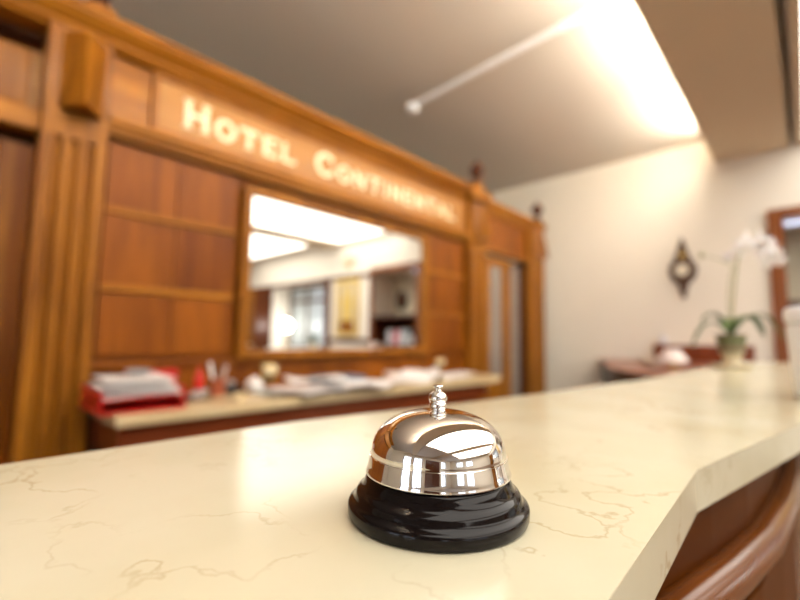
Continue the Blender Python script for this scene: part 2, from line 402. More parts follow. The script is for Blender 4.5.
# left bay, set back, with an open slot
P('wood_panel',bx(-1.6,.262,2.60,2.64,0,2.06),'panelwood')
P('left_pilaster',fluted(.03,.2,2.575,2.62,0,2.04,1,.03))
P('ledge',bx(-1.6,.262,2.50,2.64,2.10,2.20,bev=.006),'woodh')
P('frieze_panel',bx(-1.6,.262,2.58,2.64,2.20,2.50),'signwood')
P('frieze_block',bx(.10,.22,2.555,2.59,2.22,2.49,bev=.01),'wood')
P('shelf_back',bx(-1.6,.60,2.70,2.74,1.9,2.72),'darkwood')
fin=[(0,0),(.05,0),(.05,.015)]+[(r*1.5,z*.95+.015) for r,z in ((0,0),(.022,0),(.03,.006),(.03,.016),(.018,.022),(.014,.034),(.022,.042),(.026,.052),(.018,.060),(.030,.075),(.044,.10),(.050,.13),(.046,.160),(.034,.19),(.018,.212),(.010,.226),(.006,.24),(0,.244))]
for x,y,z,h in ((.43,2.40,2.698,.03),(3.72,2.42,2.715,.07),(5.10,2.42,2.665,.015)):
    P('finial_pedestal',bx(x-.06,x+.06,y-.05,y+.06,z,z+h,bev=.004),'wood'); z+=h
    P('finial',lathe(B(),fin,24,(x,y,z)),'darkwood',None,True)
# ------------------------------------------------------------------ sign
sg=thing('hotel_sign','framed wooden sign board reading HOTEL CONTINENTAL in pale letters','sign',(.70,2.485,2.252))
mk('sign_board',bx(.03,2.87,-.012,0,.03,.31),'signwood',sg)
fr=B(); box(fr,0,2.90,-.026,0,0,.03,bev=.004); box(fr,0,2.90,-.026,0,.303,.333,bev=.004); box(fr,0,.03,-.026,0,.03,.303); box(fr,2.87,2.90,-.026,0,.03,.303)
mk('sign_frame',fr,'wood',sg)
def glyph(ch,x,z,w,h,t):
    bm=B(); y0,y1=-.017,-.012
    T=t; S=h*.10; sx=w*.09
    def r(u0,u1,v0,v1): box(bm,x+u0,x+u1,y0,y1,z+v0,z+v1)
    def para(p): 
        a=[bm.verts.new((x+u,y0,z+v)) for u,v in p]; b=[bm.verts.new((x+u,y1,z+v)) for u,v in p]
        bm.faces.new(a); bm.faces.new(b[::-1])
        for i in range(len(p)): bm.faces.new((a[i],b[i],b[(i+1)%len(p)],a[(i+1)%len(p)]))
    def arc(a0,a1):
        n=28; out=[];inn=[]
        for i in range(n+1):
            a=a0+(a1-a0)*i/n
            out.append((w/2+w/2*math.cos(a),h/2+h/2*1.03*math.sin(a))); inn.append((w/2+(w/2-T)*math.cos(a),h/2+(h/2-T*.75)*math.sin(a)))
        for i in range(n): para([out[i],out[i+1],inn[i+1],inn[i]])
    def serif(u0,u1,v): r(u0-sx*.5,u1+sx*.5,v,v+S*.6) if v<h/2 else r(u0-sx*.5,u1+sx*.5,v-S*.6,v)
    if ch=='H':
        r(sx,sx+T,0,h); r(w-sx-T,w-sx,0,h); r(sx+T,w-sx-T,h*.44,h*.58)
        for u in (sx,w-sx-T): serif(u-sx*.3,u+T+sx*.3,0); serif(u-sx*.3,u+T+sx*.3,h)
    elif ch=='O': arc(0,2*PI)
    elif ch=='C': arc(.75,2*PI-.75); r(w*.80,w*.90,h*.62,h*.92); r(w*.80,w*.90,h*.08,h*.34)
    elif ch=='T':
        r(w/2-T/2,w/2+T/2,0,h*.86); r(0,w,h*.86,h); r(0,w*.08,h*.68,h*.86); r(w*.92,w,h*.68,h*.86); serif(w/2-T/2-sx*.4,w/2+T/2+sx*.4,0)
    elif ch=='E':
        r(sx,sx+T,0,h); r(sx+T,w,0,h*.14); r(sx+T,w,h*.86,h); r(sx+T,w*.82,h*.44,h*.57); r(w*.92,w,h*.14,h*.3); r(w*.92,w,h*.7,h*.86)
    elif ch=='L':
        r(sx,sx+T,0,h); r(sx+T,w,0,h*.14); r(w*.92,w,h*.14,h*.3); serif(sx-sx*.4,sx+T+sx*.4,h)
    elif ch=='N':
        r(sx,sx+T*.8,0,h); r(w-sx-T*.8,w-sx,0,h); para([(sx,h),(sx+T*1.1,h),(w-sx,0),(w-sx-T*1.1,0)]); serif(sx,sx+T*.8,0); serif(w-sx-T*.8,w-sx,h)
    elif ch=='I': r(w/2-T/2,w/2+T/2,0,h); serif(w/2-T/2-sx*.4,w/2+T/2+sx*.4,0); serif(w/2-T/2-sx*.4,w/2+T/2+sx*.4,h)
    elif ch=='A':
        para([(0,0),(T*.9,0),(w/2+T*.45,h),(w/2-T*.45,h)]); para([(w-T*1.1,0),(w,0),(w/2+T*.45,h),(w/2-T*.55,h)]); r(w*.25,w*.75,h*.28,h*.38)
    return bm
def word(txt,x0,x1,zb):
    rel={'I':.45,'L':.85,'E':.9}
    ws=[(1.25 if i==0 else rel.get(c,1)) for i,c in enumerate(txt)]
    g=.20; tot=sum(ws)+g*(len(txt)-1); u=(x1-x0)/tot; x=x0
    for i,c in enumerate(txt):
        h=.165 if i==0 else .125
        mk('letter',glyph(c,x,zb,ws[i]*u,h,.030 if i==0 else .025),'letter',sg)
        x+=(ws[i]+g)*u
word('HOTEL',.857-.70,1.585-.70,.085)
word('CONTINENTAL',1.756-.70,3.40-.70,.085)

# ------------------------------------------------------------------ mirror
mr=thing('wall_mirror','wide wood framed mirror on the partition, reflecting the bright lobby','mirror',(2.11,2.498,1.05))
f=B()
def fbar(u0,u1,v0,v1): box(f,u0,u1,-.055,0,v0,v1,bev=.008)
x0,x1,z0,z1=-.875,.885,0,1.06; fw=.052
fbar(x0,x0+fw,z0,z1); fbar(x1-fw,x1,z0,z1); fbar(x0+fw,x1-fw,z0,z0+fw); fbar(x0+fw,x1-fw,z1-fw,z1)
mk('frame',f,'wood',mr)
M['mirror']=plain('silvered_glass',(.90,.90,.88),.0,metal=1,bscale=2,var=.0)
mk('glass',bx(x0+fw-.002,x1-fw+.002,-.022,-.004,z0+fw-.002,z1-fw+.002),'mirror',mr)

# ------------------------------------------------------------------ door leaf in the partition
dl=thing('glazed_door','wooden door leaf with a tall frosted grey pane, beside the doorway gap','door',(4.045,2.52,0))
f=B(); box(f,0,.055,-.02,.02,.01,2.09); box(f,.33,.50,-.02,.02,.01,2.09); box(f,.055,.33,-.02,.02,.01,.75); box(f,.055,.33,-.02,.02,2.0,2.09)
mk('door_frame',f,'wood',dl); mk('pane',bx(.055,.33,-.005,.005,.75,2.0),'doorglass',dl)
mk('door_handle',tube(B(),[(.44,-.02,1.0),(.44,-.06,1.0),(.35,-.065,1.0)],.009),'brass',dl,True)
dl2=thing('glass_panel','narrow grey glass panel in the doorway gap right of the wooden leaf','glass panel',(4.56,2.58,0))
mk('pane',bx(0,.34,-.004,.004,.04,2.10),'doorglass',dl2); mk('floor_channel',bx(0,.34,-.012,.012,0,.04),'darkmetal',dl2)

# ------------------------------------------------------------------ back desk
dk=thing('back_desk','long stone topped work desk with rounded right end under the mirror','desk',(2.0,2.25,0))
pts=[(.515,2.0),(3.40,2.0)]+[(3.40+.20*math.sin(a),2.20-.20*math.cos(a)) for a in [PI/2*i/8 for i in range(1,9)]]+[(3.60,2.42),(3.59,2.495),(.515,2.495)]
dr=lambda ps:[(x-2.0,y-2.25) for x,y in ps]
mk('desk_top',prism(B(),dr(pts),ZD-.045,ZD,.006),'deskstone',dk)
mk('apron',prism(B(),dr([(.54,2.05),(3.3,2.05),(3.48,2.15),(3.52,2.30),(3.52,2.49),(.54,2.49)]),ZD-.17,ZD-.046),'redwood',dk)
for x in (.54,1.5,2.5): 
    mk('side_panel',bx(x-2.0,x-2.0+.03,-.18,.24,0,ZD-.17),'darkwood',dk)
mk('side_panel',bx(1.30,1.33,-.10,.24,0,ZD-.17),'darkwood',dk)
for x in (.60,1.56):
    for z in (.10,.32,.53):
        dd=mk('drawer',bx(x-2.0,x-2.0+.42,-.185,.2,z,z+.19,bev=.004),'redwood',dk)
        mk('knob',lathe(B(),[(0,0),(.012,0),(.014,.01),(.008,.02),(0,.022)],12),'brass',dd,True,(x-2.0+.21,-.187,z+.095)).rotation_euler=(PI/2,0,0)

# letter tray with papers
tr=thing('letter_tray','red two tier letter tray heaped with white papers, at the left desk end','letter tray',(.635,2.22,ZD),.0)
t=B()
for z in (0,.055):
    box(t,-.165,.165,-.16,.16,z+.0,z+.006); box(t,-.165,.165,.152,.16,z+.006,z+.042); box(t,-.165,-.157,-.16,.152,z+.006,z+.04); box(t,.157,.165,-.16,.152,z+.006,z+.04)
    mk('tray',t,'red',tr); t=B()
t.free()
for sx in (-1,1):
    for sy in (-1,1): mk('post',lathe(B(),[(0,.038),(.006,.038),(.006,.062),(0,.062)],12,(sx*.155,sy*.150,0)),'red',tr,True)
for k in range(5):
    z=ZD+.062+.0015+k*.0075
    a=random.uniform(-.12,.12); ph=random.uniform(0,6)
    o=mk('paper_sheet',sheet(B(),.30 if k<3 else .26,.27,.004,lambda x,y:.006*math.sin(x*11+ph)+.004*math.cos(y*13)+.0005+ (.35*max(0,y+.02)**2 if k>2 else 0)),'paper' ,None,True,(.635+random.uniform(-.008,.008),2.21,z+.010*(k>0)+.003*k+(.014 if k==4 else 0)))
    o.rotation_euler=(0,0,a*.5)
    tag(o,('lowest white sheet in the heap on the red tray','white sheet low in the heap on the red tray','white sheet midway up the heap on the red tray','curled white sheet near the top of the heap on the red tray','topmost curled white sheet of the heap on the red tray')[k],'paper','papers on the red letter tray')
b=thing('ash_bowl','small round grey bowl sitting on the white papers in the tray','bowl',(.64,2.20,ZD+.142))
mk('bowl',lathe(B(),[(0,0),(.028,0),(.045,.016),(.052,.026),(.048,.027),(.040,.016),(.024,.006),(0,.005)],24),'grey',b,True)
o=mk('red_folder',bx(-.12,.12,-.008,.008,0,.15,bev=.003),'red',None,False,(.77,2.44,ZD)); o.rotation_euler=(.15,0,0)
tag(o,'bright red folder leaning upright behind the letter tray','folder')
# stapler
st=thing('stapler','small dark stapler lying between the red tray and the pen cup','stapler',(.93,2.26,ZD),.35)
mk('base',bx(-.06,.07,-.017,.017,0,.010,bev=.003),'blackplastic',st)
bm=B(); box(bm,-.06,.065,-.014,.014,.012,.032,bev=.004); bmesh.ops.rotate(bm,verts=bm.verts,cent=(-.06,0,.012),matrix=Matrix.Rotation(-.16,3,'Y'))
mk('arm',bm,'grey',st)
mk('hinge',bx(-.062,-.042,-.016,.016,.008,.030,bev=.002),'blackplastic',st)
# red bottle
rb=thing('glue_bottle','slim upright red bottle with pale lower label, left of the pen cup','bottle',(.965,2.33,ZD))
mk('body',lathe(B(),[(0,0),(.022,0),(.024,.003),(.024,.105),(.018,.12),(.010,.128),(0,.13)],20),'red',rb,True)
mk('label_band',lathe(B(),[(.0245,.01),(.0248,.01),(.0248,.045),(.0245,.045)],20),'paperpink',rb,True)
mk('cap',lathe(B(),[(0,.128),(.009,.128),(.007,.155),(.004,.16),(0,.16)],16),'red',rb,True)
# pen cup with pens
pc=thing('pen_cup','brown red cup crammed with pens on the back desk','pen cup',(1.085,2.37,ZD))
mk('cup',lathe(B(),[(0,0),(.036,0),(.038,.002),(.040,.088),(.042,.092),(.038,.092),(.035,.006),(0,.005)],28),'terracotta',pc,True)
pens=[('white pen leaning left in the brown red cup','white',-.030,.016,.17),('second white pen beside the leftmost in the cup','white',-.020,.024,.175),('grey pen leaning right in the brown red cup','grey',.030,.010,.16),('black pen standing straight in the middle of the cup','blackplastic',.004,.020,.15),('pale pen leaning furthest right in the cup','paperpink',.028,-.014,.155),('dark pen leaning towards the mirror in the cup','darkmetal',-.006,.028,.16)]
for i,(lb,mm,dx,dy,L) in enumerate(pens):
    a=2*PI*i/6; bx0=Vector((1.085+dx*.25,2.37+dy*.3,ZD+.012)); dr_=Vector((dx*.75,dy*.75,.10)).normalized()
    o=mk('pen',tube(B(),[Vector((0,0,0)),dr_*.01,dr_*(L-.04),dr_*L],[.0015,.0045,.0045,.0035],8),mm,None,True,bx0)
    tag(o,lb,'pen','pens in the cup')
# tape dispenser, crumpled white cloth, small cream roll
td=thing('tape_dispenser','squat black tape dispenser right of the pen cup','tape dispenser',(1.195,2.42,ZD),.2)
bm=extr(B(),[(-.06,0),(.065,0),(.065,.012),(.03,.018),(.015,.04),(-.02,.05),(-.05,.035),(-.06,.015)],'y',-.024,.024); mk('body',bm,'blackplastic',td)
bm=lathe(B(),[(.012,-.010),(.024,-.010),(.024,.010),(.012,.010),(.012,-.010)],20); bmesh.ops.rotate(bm,verts=bm.verts,cent=(0,0,0),matrix=Matrix.Rotation(PI/2,3,'X')); bmesh.ops.translate(bm,verts=bm.verts,vec=(-.015,0,.052)); mk('tape_roll',bm,'grey',td,True)
bm=B(); bmesh.ops.create_icosphere(bm,subdivisions=3,radius=.048)
for v in bm.verts:
    s=1+.22*math.sin(v.co.x*90+1)*math.cos(v.co.y*80)+random.uniform(-.09,.09); v.co*=s; v.co.z=max(v.co.z,-.038)
o=mk('crumpled_paper',bm,'paper',None,False,(1.30,2.37,ZD+.038)); tag(o,'crumpled ball of white paper beside the black dispenser','paper')
bm=lathe(B(),[(0,0),(.024,0),(.026,.004),(.026,.026),(.022,.030),(0,.030)],20)
o=mk('cream_jar',bm,'socket',None,True,(1.11,2.17,ZD)); tag(o,'small round cream pot near the desk front, below the dispenser','pot')
# sockets
for i,(x,lb,l2) in enumerate(((1.46,'brass wall socket with cream cover, below the mirror left corner',1),(3.20,'brass wall socket low under the mirror right corner, half hidden by papers',0))):
    z=.955
    s=thing('wall_socket',lb,'socket',(x,2.50,z),0)
    mk('plate',bx(-.052,.052,-.012,0,-.055,.055,bev=.004),'brass',s)
    mk('cover',bx(-.045,.045,-.045,-.012,-.005,.045,bev=.012),'socket',s)
    mk('socket_face',bx(-.025,.025,-.018,-.012,-.04,-.008,bev=.002),'blackplastic',s)

# flat papers and folders on the desk
def lay(name,x,y,w,d,rz,mat,label,cat,group=None,z=0,th=.002,wav=.004,tilt=0):
    ph=random.uniform(0,6)
    o=mk(name,sheet(B(),w,d,th,lambda u,v:wav*(1+math.sin(u*14+ph)*math.cos(v*10+ph))),mat,None,True,(x,y,ZD+z+.0005)); o.rotation_euler=(tilt,0,rz)
    tag(o,label,cat,group); return o
G='loose papers on the back desk'
lay('card_folder',1.46,2.26,.34,.24,.1,'paleblue','pale blue grey card folder lying right of the crumpled paper','folder',None,0,.008,.0)
lay('paper_sheet',1.52,2.08,.34,.24,.15,'paper','white sheet overlapping the pale blue grey folder','paper',G,.012,.004,.008)
lay('paper_sheet',1.76,2.05,.34,.26,-.2,'paper','white sheet overhanging the desk front edge, below the mirror middle','paper',G,.034,.004,.010)
lay('paper_sheet',1.42,2.12,.26,.20,-.05,'paperpink','pinkish printed sheet partly under the other loose papers','paper',G,.034,.003,.004)
lay('paper_sheet',2.02,2.10,.32,.28,.35,'paper','slanted white sheet lying left of the open magazine','paper',G,.012,.004,.010)
lay('paper_sheet',1.62,2.20,.36,.26,-.35,'paper','large white sheet lying askew in front of the blue binder','paper',G,.060,.004,.010)
o=mk('ring_binder',bx(-.17,.17,-.10,.10,0,.060,bev=.004),'blue',None,False,(1.93,2.385,ZD)); o.rotation_euler=(.0,0,-.08)
tag(o,'dark slate blue binder lying flat behind the papers, below the mirror','binder')
mg=thing('open_magazine','open white magazine with raised pages, right of the blue binder','magazine',(2.60,2.20,ZD+.001),.2)
for s in (-1,1):
    bm=sheet(B(),.24,.30,.022,lambda u,v:.034*math.exp(-((u*s+.12)/.07)**2)*1.6+.004*math.sin(v*20)); bmesh.ops.translate(bm,verts=bm.verts,vec=(s*.121,0,.004)); mk('page_block',bm,'paper',mg,True)
lay('paper_sheet',2.26,2.30,.20,.20,-.1,'paperpink','pinkish sheet between the blue binder and the open magazine','paper',G,.001)
lay('paper_sheet',3.03,2.26,.32,.24,.1,'paper','flat white sheet right of the open magazine','paper',G,.001,.006)
lay('paper_sheet',3.25,2.30,.24,.20,-.25,'paper','white sheet nearest the rounded desk end','paper',G,.012,.003,.006)
bm=B(); bmesh.ops.create_icosphere(bm,subdivisions=3,radius=.045)
for v in bm.verts:
    v.co*=1+.2*math.sin(v.co.x*80+2)*math.cos(v.co.z*70)+random.uniform(-.08,.08); v.co.z=max(v.co.z*.8,-.03)
o=mk('crumpled_paper',bm,'paper',None,False,(3.02,2.40,ZD+.040)); tag(o,'crumpled white paper heap at the far right of the desk','paper')
o=mk('note_block',bx(-.05,.05,-.05,.05,0,.06,bev=.004),'paperpink',None,False,(2.52,2.43,ZD)); tag(o,'lilac pink note block behind the open magazine','note block')
# chair-free staff side: calculator near tray
# ------------------------------------------------------------------ ceiling conduit with round lamp
cd=thing('ceiling_conduit','thin white conduit across the ceiling ending in a round white detector','conduit',(2.876,1.74,ZR),-.062)
mk('pipe',bx(-.022,.022,-.86,.83,-.030,0,bev=.008),'white',cd)
for y in (-.6,0,.6): mk('clip',bx(-.03,.03,y-.01,y+.01,-.034,0,bev=.002),'white',cd)
mk('detector',lathe(B(),[(0,-.075),(.03,-.074),(.05,-.064),(.06,-.045),(.058,-.02),(.05,-.0),(0,0)],28,(0,.87,0)),'white',cd,True)

# ------------------------------------------------------------------ right wall: clock, board, curved desk
ck=thing('wall_clock','ornate carved brown wall clock with round pale dial on the cream wall','clock',(XW,.965,1.66))
def yz(bm,prof,x0,x1):   # outline in (y,z) extruded along x
    return extr(bm,prof,'x',x0,x1)
def sym(p): return [(y,z) for y,z in p]+[(-y,z) for y,z in p[::-1] if abs(y)>1e-6]
out=[(0,.0),(.018,.012),(.028,.035),(.018,.06),(.032,.085),(.045,.12),(.040,.15),(.062,.17),(.095,.20),(.122,.25),(.132,.30),(.130,.345),(.118,.38),(.092,.415),(.070,.43),(.078,.46),(.060,.49),(.045,.50),(.052,.53),(.036,.57),(.028,.60),(.020,.64),(0,.675)]
bm=B(); yz(bm,sym(out),-.035,-.0); mk('carved_case',bm,'clockwood',ck)
bm=lathe(B(),[(.0,0),(.102,0),(.102,.03),(.088,.045),(.075,.045),(.066,.03),(0,.03)],36); bmesh.ops.rotate(bm,verts=bm.verts,cent=(0,0,0),matrix=Matrix.Rotation(-PI/2,3,'Y')); bmesh.ops.translate(bm,verts=bm.verts,vec=(-.035,0,.31)); mk('bezel',bm,'clockwood',ck,True)
bm=lathe(B(),[(0,0),(.066,0),(.066,.006),(0,.006)],36); bmesh.ops.rotate(bm,verts=bm.verts,cent=(0,0,0),matrix=Matrix.Rotation(-PI/2,3,'Y')); bmesh.ops.translate(bm,verts=bm.verts,vec=(-.065,0,.31)); dial=mk('dial',bm,'dial',ck)
for ang,L in ((.5,.045),(2.3,.032)):
    bm=bx(-.075,-.072,-.003,.003,-.008,L); bmesh.ops.rotate(bm,verts=bm.verts,cent=(0,0,0),matrix=Matrix.Rotation(ang,3,'X')); bmesh.ops.translate(bm,verts=bm.verts,vec=(0,0,.31)); mk('clock_hand',bm,'blackplastic',dial)
bm=lathe(B(),[(0,-.03),(.022,-.022),(.03,0),(.022,.022),(0,.03)],20,(-.04,0,.475)); mk('medallion',bm,'gold',ck,True)
bm=lathe(B(),[(0,-.03),(.02,-.02),(.028,0),(.018,.02),(.01,.035),(0,.045)],20,(-.045,0,.12)); mk('boss',bm,'clockwood',ck,True)

cs=thing('curved_desk','dark brown low desk with curved edge against the cream wall','desk',(4.6,1.1,0))
cp=[(5.58,1.90),(4.95,1.62),(4.33,1.385),(3.81,1.22),(3.45,1.05),(3.26,.93),(3.16,.80),(3.18,.70),(3.5,.62),(3.95,.56),(4.6,.45),(5.58,.40)]
rl=lambda ps,k=0:[((x-4.6),(y-1.1)) for x,y in ps]
mk('desk_top',prism(B(),rl(cp),.955,.98,.004),'redwood',cs)
ins=[(4.6+(x-4.6)*.97,1.1+(y-1.1)*.93) for x,y in cp]
mk('desk_body',prism(B(),rl(ins),0,.955),'blackplastic',cs)  # black body stands in for the shaded void under the desk top
o=mk('wall_board',bx(-.14,0,-.43,.44,0,.13,bev=.006),'redwood',None,False,(XW,.815,1.022)); tag(o,'long dark red brown raised shelf box on the cream wall, behind the orchid','shelf box')
o['label']='long dark red brown shelf box against the cream wall, behind the orchid'
o.location=(XW,.815,.98); o.scale=(1,1,1.36)
o=mk('bowl',lathe(B(),[(0,0),(.05,0),(.085,.03),(.10,.06),(.095,.062),(.078,.034),(.045,.008),(0,.007)],28),'dial',None,True,(4.35,1.02,.98)); tag(o,'small pale cream bowl on the dark curved desk','bowl')
lamp=thing('bell_lamp','low peach cream shaded lamp on the curved desk, left of the orchid','lamp',(4.0,.79,.98))
mk('lamp_shade',lathe(B(),[(.045,.15),(.05,.15),(.115,.05),(.11,.048),(.045,.146)],28),'paperpink',lamp,True)
mk('lamp_base',lathe(B(),[(0,0),(.06,0),(.06,.012),(.015,.02),(.012,.10),(.045,.148),(0,.15)],24),'brass',lamp,True)
o=mk('small_vase',lathe(B(),[(0,0),(.03,0),(.04,.04),(.028,.075),(.016,.09),(.022,.11),(.016,.11),(.010,.09),(0,.08)],20),'whitecard',None,True,(XW-.07,1.17,1.157)); tag(o,'tiny white vase on the left end of the dark shelf box','vase')

# ------------------------------------------------------------------ orchid
orx,ory=1.80,.185
oc=thing('potted_orchid','white orchid in a brown pot with drooping leaves at the far counter end','orchid',(orx,ory,ZC))
mk('pot',lathe(B(),[(0,.052),(.030,.052),(.036,.056),(.041,.10),(.044,.104),(.044,.112),(.040,.112),(.036,.10),(.030,.06),(0,.06)],32),'pot',oc,True)
mk('pot_stand',lathe(B(),[(0,.004),(.034,.004),(.028,.012),(.024,.03),(.030,.048),(.036,.052),(.0,.052)],32),'potcream',oc,True)
mk('saucer',lathe(B(),[(0,.0),(.05,.0),(.058,.012),(.054,.012),(.046,.004),(0,.004)],32),'potcream',oc,True)
mk('moss',lathe(B(),[(0,.085),(.041,.085),(.041,.102),(.02,.110),(0,.112)],20),'leaf',oc,True)
# camera right vector in world (for spread of the plant across the view it simply grows both ways along the counter front)
R=Vector((.682,-.731,0)); F=Vector((.727,.681,0))
def leaf(bm,pts,w):
    pts=[Vector(p) for p in pts]; n=len(pts); L=[];Rr=[];Mi=[]
    for i,p in enumerate(pts):
        t=(pts[min(i+1,n-1)]-pts[max(i-1,0)]).normalized(); s=t.cross(Vector((0,0,1)))
        s = s.normalized() if s.length>1e-3 else Vector((1,0,0)); k=w*math.sin(PI*(.06+.94*i/(n-1)))**.6*(1 if i<n-1 else .02)
        up=s.cross(t)
        L.append([bm.verts.new(p-s*k+up*k*.25),bm.verts.new(p-s*k+up*k*.25+up*.002)]); Rr.append([bm.verts.new(p+s*k+up*k*.25),bm.verts.new(p+s*k+up*k*.25+up*.002)]); Mi.append([bm.verts.new(p),bm.verts.new(p+up*.002)])
    for i in range(n-1):
        for a,b in ((L,Mi),(Mi,Rr)):
            bm.faces.new((a[i][1],b[i][1],b[i+1][1],a[i+1][1])); bm.faces.new((a[i][0],a[i+1][0],b[i+1][0],b[i][0]))
        bm.faces.new((L[i][0],L[i][1],L[i+1][1],L[i+1][0])); bm.faces.new((Rr[i][0],Rr[i+1][0],Rr[i+1][1],Rr[i][1]))
lv=[((-.07,.02),.17,.145,.018),((-.11,.01),.155,.06,.012),((.10,0),.185,.10,.017),((.14,-.02),.20,.09,.010),((-.05,-.05),.135,.115,.020),((.04,.06),.16,.12,.016),((.065,-.03),.16,.11,.016)]
for (a,b),hm,he,w_ in lv:
    end=R*a+F*b
    bm=B(); leaf(bm,curve((0,0,.10),(end.x*.65,end.y*.65,hm+.06),(end.x*1.12,end.y*1.12,he),12),w_)
    mk('leaf',bm,'leaf',oc,True)
sp=curve((0,0,.10),(R.x*.015,R.y*.015,.26),(R.x*.035,R.y*.035,.36),8)+curve((R.x*.035,R.y*.035,.36),(R.x*.055,R.y*.055,.435),(R.x*.10,R.y*.10,.425),7)[1:]+curve((R.x*.10,R.y*.10,.425),(R.x*.14,R.y*.14,.415),(R.x*.17,R.y*.17,.37),5)[1:]
st_=mk('flower_stem',tube(B(),sp,.0035,8),'stem',oc,True)
mk('flower_stem',tube(B(),curve((0,0,.10),(-R.x*.01,-R.y*.01,.25),(R.x*.02,R.y*.02,.34),8),.0022,8),'stem',oc,True)
def flower(p,s,tilt):
    bm=B(); c=Vector(p); n=(-F*.8+R*tilt+Vector((0,0,-.25))).normalized(); u=n.cross(Vector((0,0,1))).normalized(); v=u.cross(n)
    for k,(ang,wd,ln) in enumerate(((90,.45,1),(210,.42,.9),(330,.42,.9),(10,.68,1.0),(170,.68,1.0))):
        a=math.radians(ang); d=u*math.cos(a)+v*math.sin(a); e=u*-math.sin(a)+v*math.cos(a)
        ring=[]
        for i in range(14):
            t=2*PI*i/14; q=c+d*(ln*s*.52*(1-math.cos(t)))+e*(wd*s*.5*math.sin(t))-n*(.12*s*(1-math.cos(t))**2*.4)+n*(.002*k)
            ring.append(q)
        cen=c+d*ln*s*.5+n*(.05*s+.002*k)
        m1=bm.verts.new(cen); vs=[bm.verts.new(q) for q in ring]; vb=[bm.verts.new(q-n*.0015) for q in ring]; m2=bm.verts.new(cen-n*.0015)
        for i in range(14):
            j=(i+1)%14; bm.faces.new((m1,vs[i],vs[j])); bm.faces.new((m2,vb[j],vb[i])); bm.faces.new((vs[i],vb[i],vb[j],vs[j]))
    o=mk('flower',bm,'petal',oc,True)
    mk('flower_heart',lathe(B(),[(0,-.004),(.005,-.002),(.006,.002),(.003,.006),(0,.008)],10,tuple(c+n*.006)),'petalheart',o,True)
for t,(a,z,s) in enumerate(((.03,.375,.033),(.052,.405,.036),(.078,.425,.036),(.105,.420,.038),(.13,.405,.038),(.152,.385,.036),(.168,.36,.034),(.12,.375,.034),(.145,.35,.032))):
    flower((R.x*a-F.x*.012*((t%2)*2-1),R.y*a-F.y*.012*((t%2)*2-1),z),s,.3*((t%3)-1))
mk('bud',lathe(B(),[(0,-.012),(.006,-.006),(.008,0),(.006,.007),(0,.012)],12,(-R.x*.085,-R.y*.085,.375)),'stem',oc,True)
mk('flower_stem',tube(B(),curve((-R.x*.085,-R.y*.085,.375),(-R.x*.03,-R.y*.03,.37),(R.x*.028,R.y*.028,.335),8),.0014,6),'stem',oc,True)

# ------------------------------------------------------------------ white lidded canister at the right edge of the counter
cn=thing('white_canister','glossy white tapered canister with a rounded lid, cut by the right frame edge','canister',(.93,-.018,ZC))
mk('body',lathe(B(),[(0,0),(.033,0),(.036,.003),(.0405,.050),(.0425,.095),(.0435,.108),(.0425,.112),(.040,.1135),(0,.1135)],48),'white',cn,True)
mk('lid',lathe(B(),[(0,.1145),(.041,.1145),(.0445,.117),(.0455,.122),(.0455,.132),(.043,.138),(.038,.141),(0,.142)],48),'white',cn,True)

# ------------------------------------------------------------------ alcove and lobby seen in the mirror
sh=thing('shelf_unit','dark brown low open shelf unit in the alcove, seen in the mirror right','shelf',(5.92,-.42,0))
f=B(); box(f,-.30,.32,-.57,-.53,0,1.56); box(f,-.30,.32,.50,.54,0,1.56); box(f,-.32,.32,-.58,.55,1.56,1.60); box(f,-.30,.30,-.53,.50,1.04,1.07); box(f,-.30,.30,-.53,.50,.06,.10); box(f,.30,.32,-.53,.50,.10,1.56)
mk('carcass',f,'darkwood',sh); mk('shelf',bx(-.28,.30,-.53,.50,.55,.58),'darkwood',sh)
for i,(y,mm,lb) in enumerate(((-.72,'whitecard','pale brochure furthest left on the alcove shelf in the mirror'),(-.56,'pinkcard','pink brochure standing between pale ones on the alcove shelf'),(-.42,'whitecard','pale brochure right of the pink one on the alcove shelf'),(-.28,'paleblue','grey blue brochure furthest right on the alcove shelf'))):
    o=mk('brochure',bx(-.006,.006,-.06,.06,0,.27,bev=.002),mm,None,False,(5.78,y,1.07)); o.rotation_euler=(0,.12,0); tag(o,lb,'brochure','brochures on the alcove shelf')
o=mk('bottle',lathe(B(),[(0,0),(.035,0),(.037,.09),(.02,.13),(.013,.17),(.015,.18),(0,.18)],20),'white',None,True,(5.72,-.10,1.07)); tag(o,'small white bottle at the right end of the alcove shelf','bottle')
lb_=thing('wall_lantern','dark oval carved plaque on the olive alcove wall in the mirror','plaque',(6.25,-.82,1.93))
bm=B(); n=24; extr(bm,[(.13*math.cos(2*PI*i/n),.19*math.sin(2*PI*i/n)) for i in range(n)],'x',-.05,0); mk('back_plate',bm,'clockwood',lb_)
bm=B(); bmesh.ops.create_uvsphere(bm,u_segments=20,v_segments=12,radius=.09); 
for v in bm.verts: v.co=Vector((v.co.x*.5-.05,v.co.y,v.co.z*1.5))
mk('relief',bm,'darkwood',lb_,True)
lb_.name='wall_plaque'
struct('trim_3', bx(6.235,6.25,-1.02,.13,1.6,2.42), 'niche')
al=thing('alcove_fill_strip','added pale blue light strip under the lintel of the alcove, at the right frame edge','strip light',(5.75,.02,2.42))
mk('housing',bx(-.05,.05,-.10,.10,-.03,0),'white',al); mk('diffuser',bx(-.04,.04,-.095,.095,-.06,-.03,bev=.008),'bluelight',al)  # strip added as the blue band, also brightening the alcove
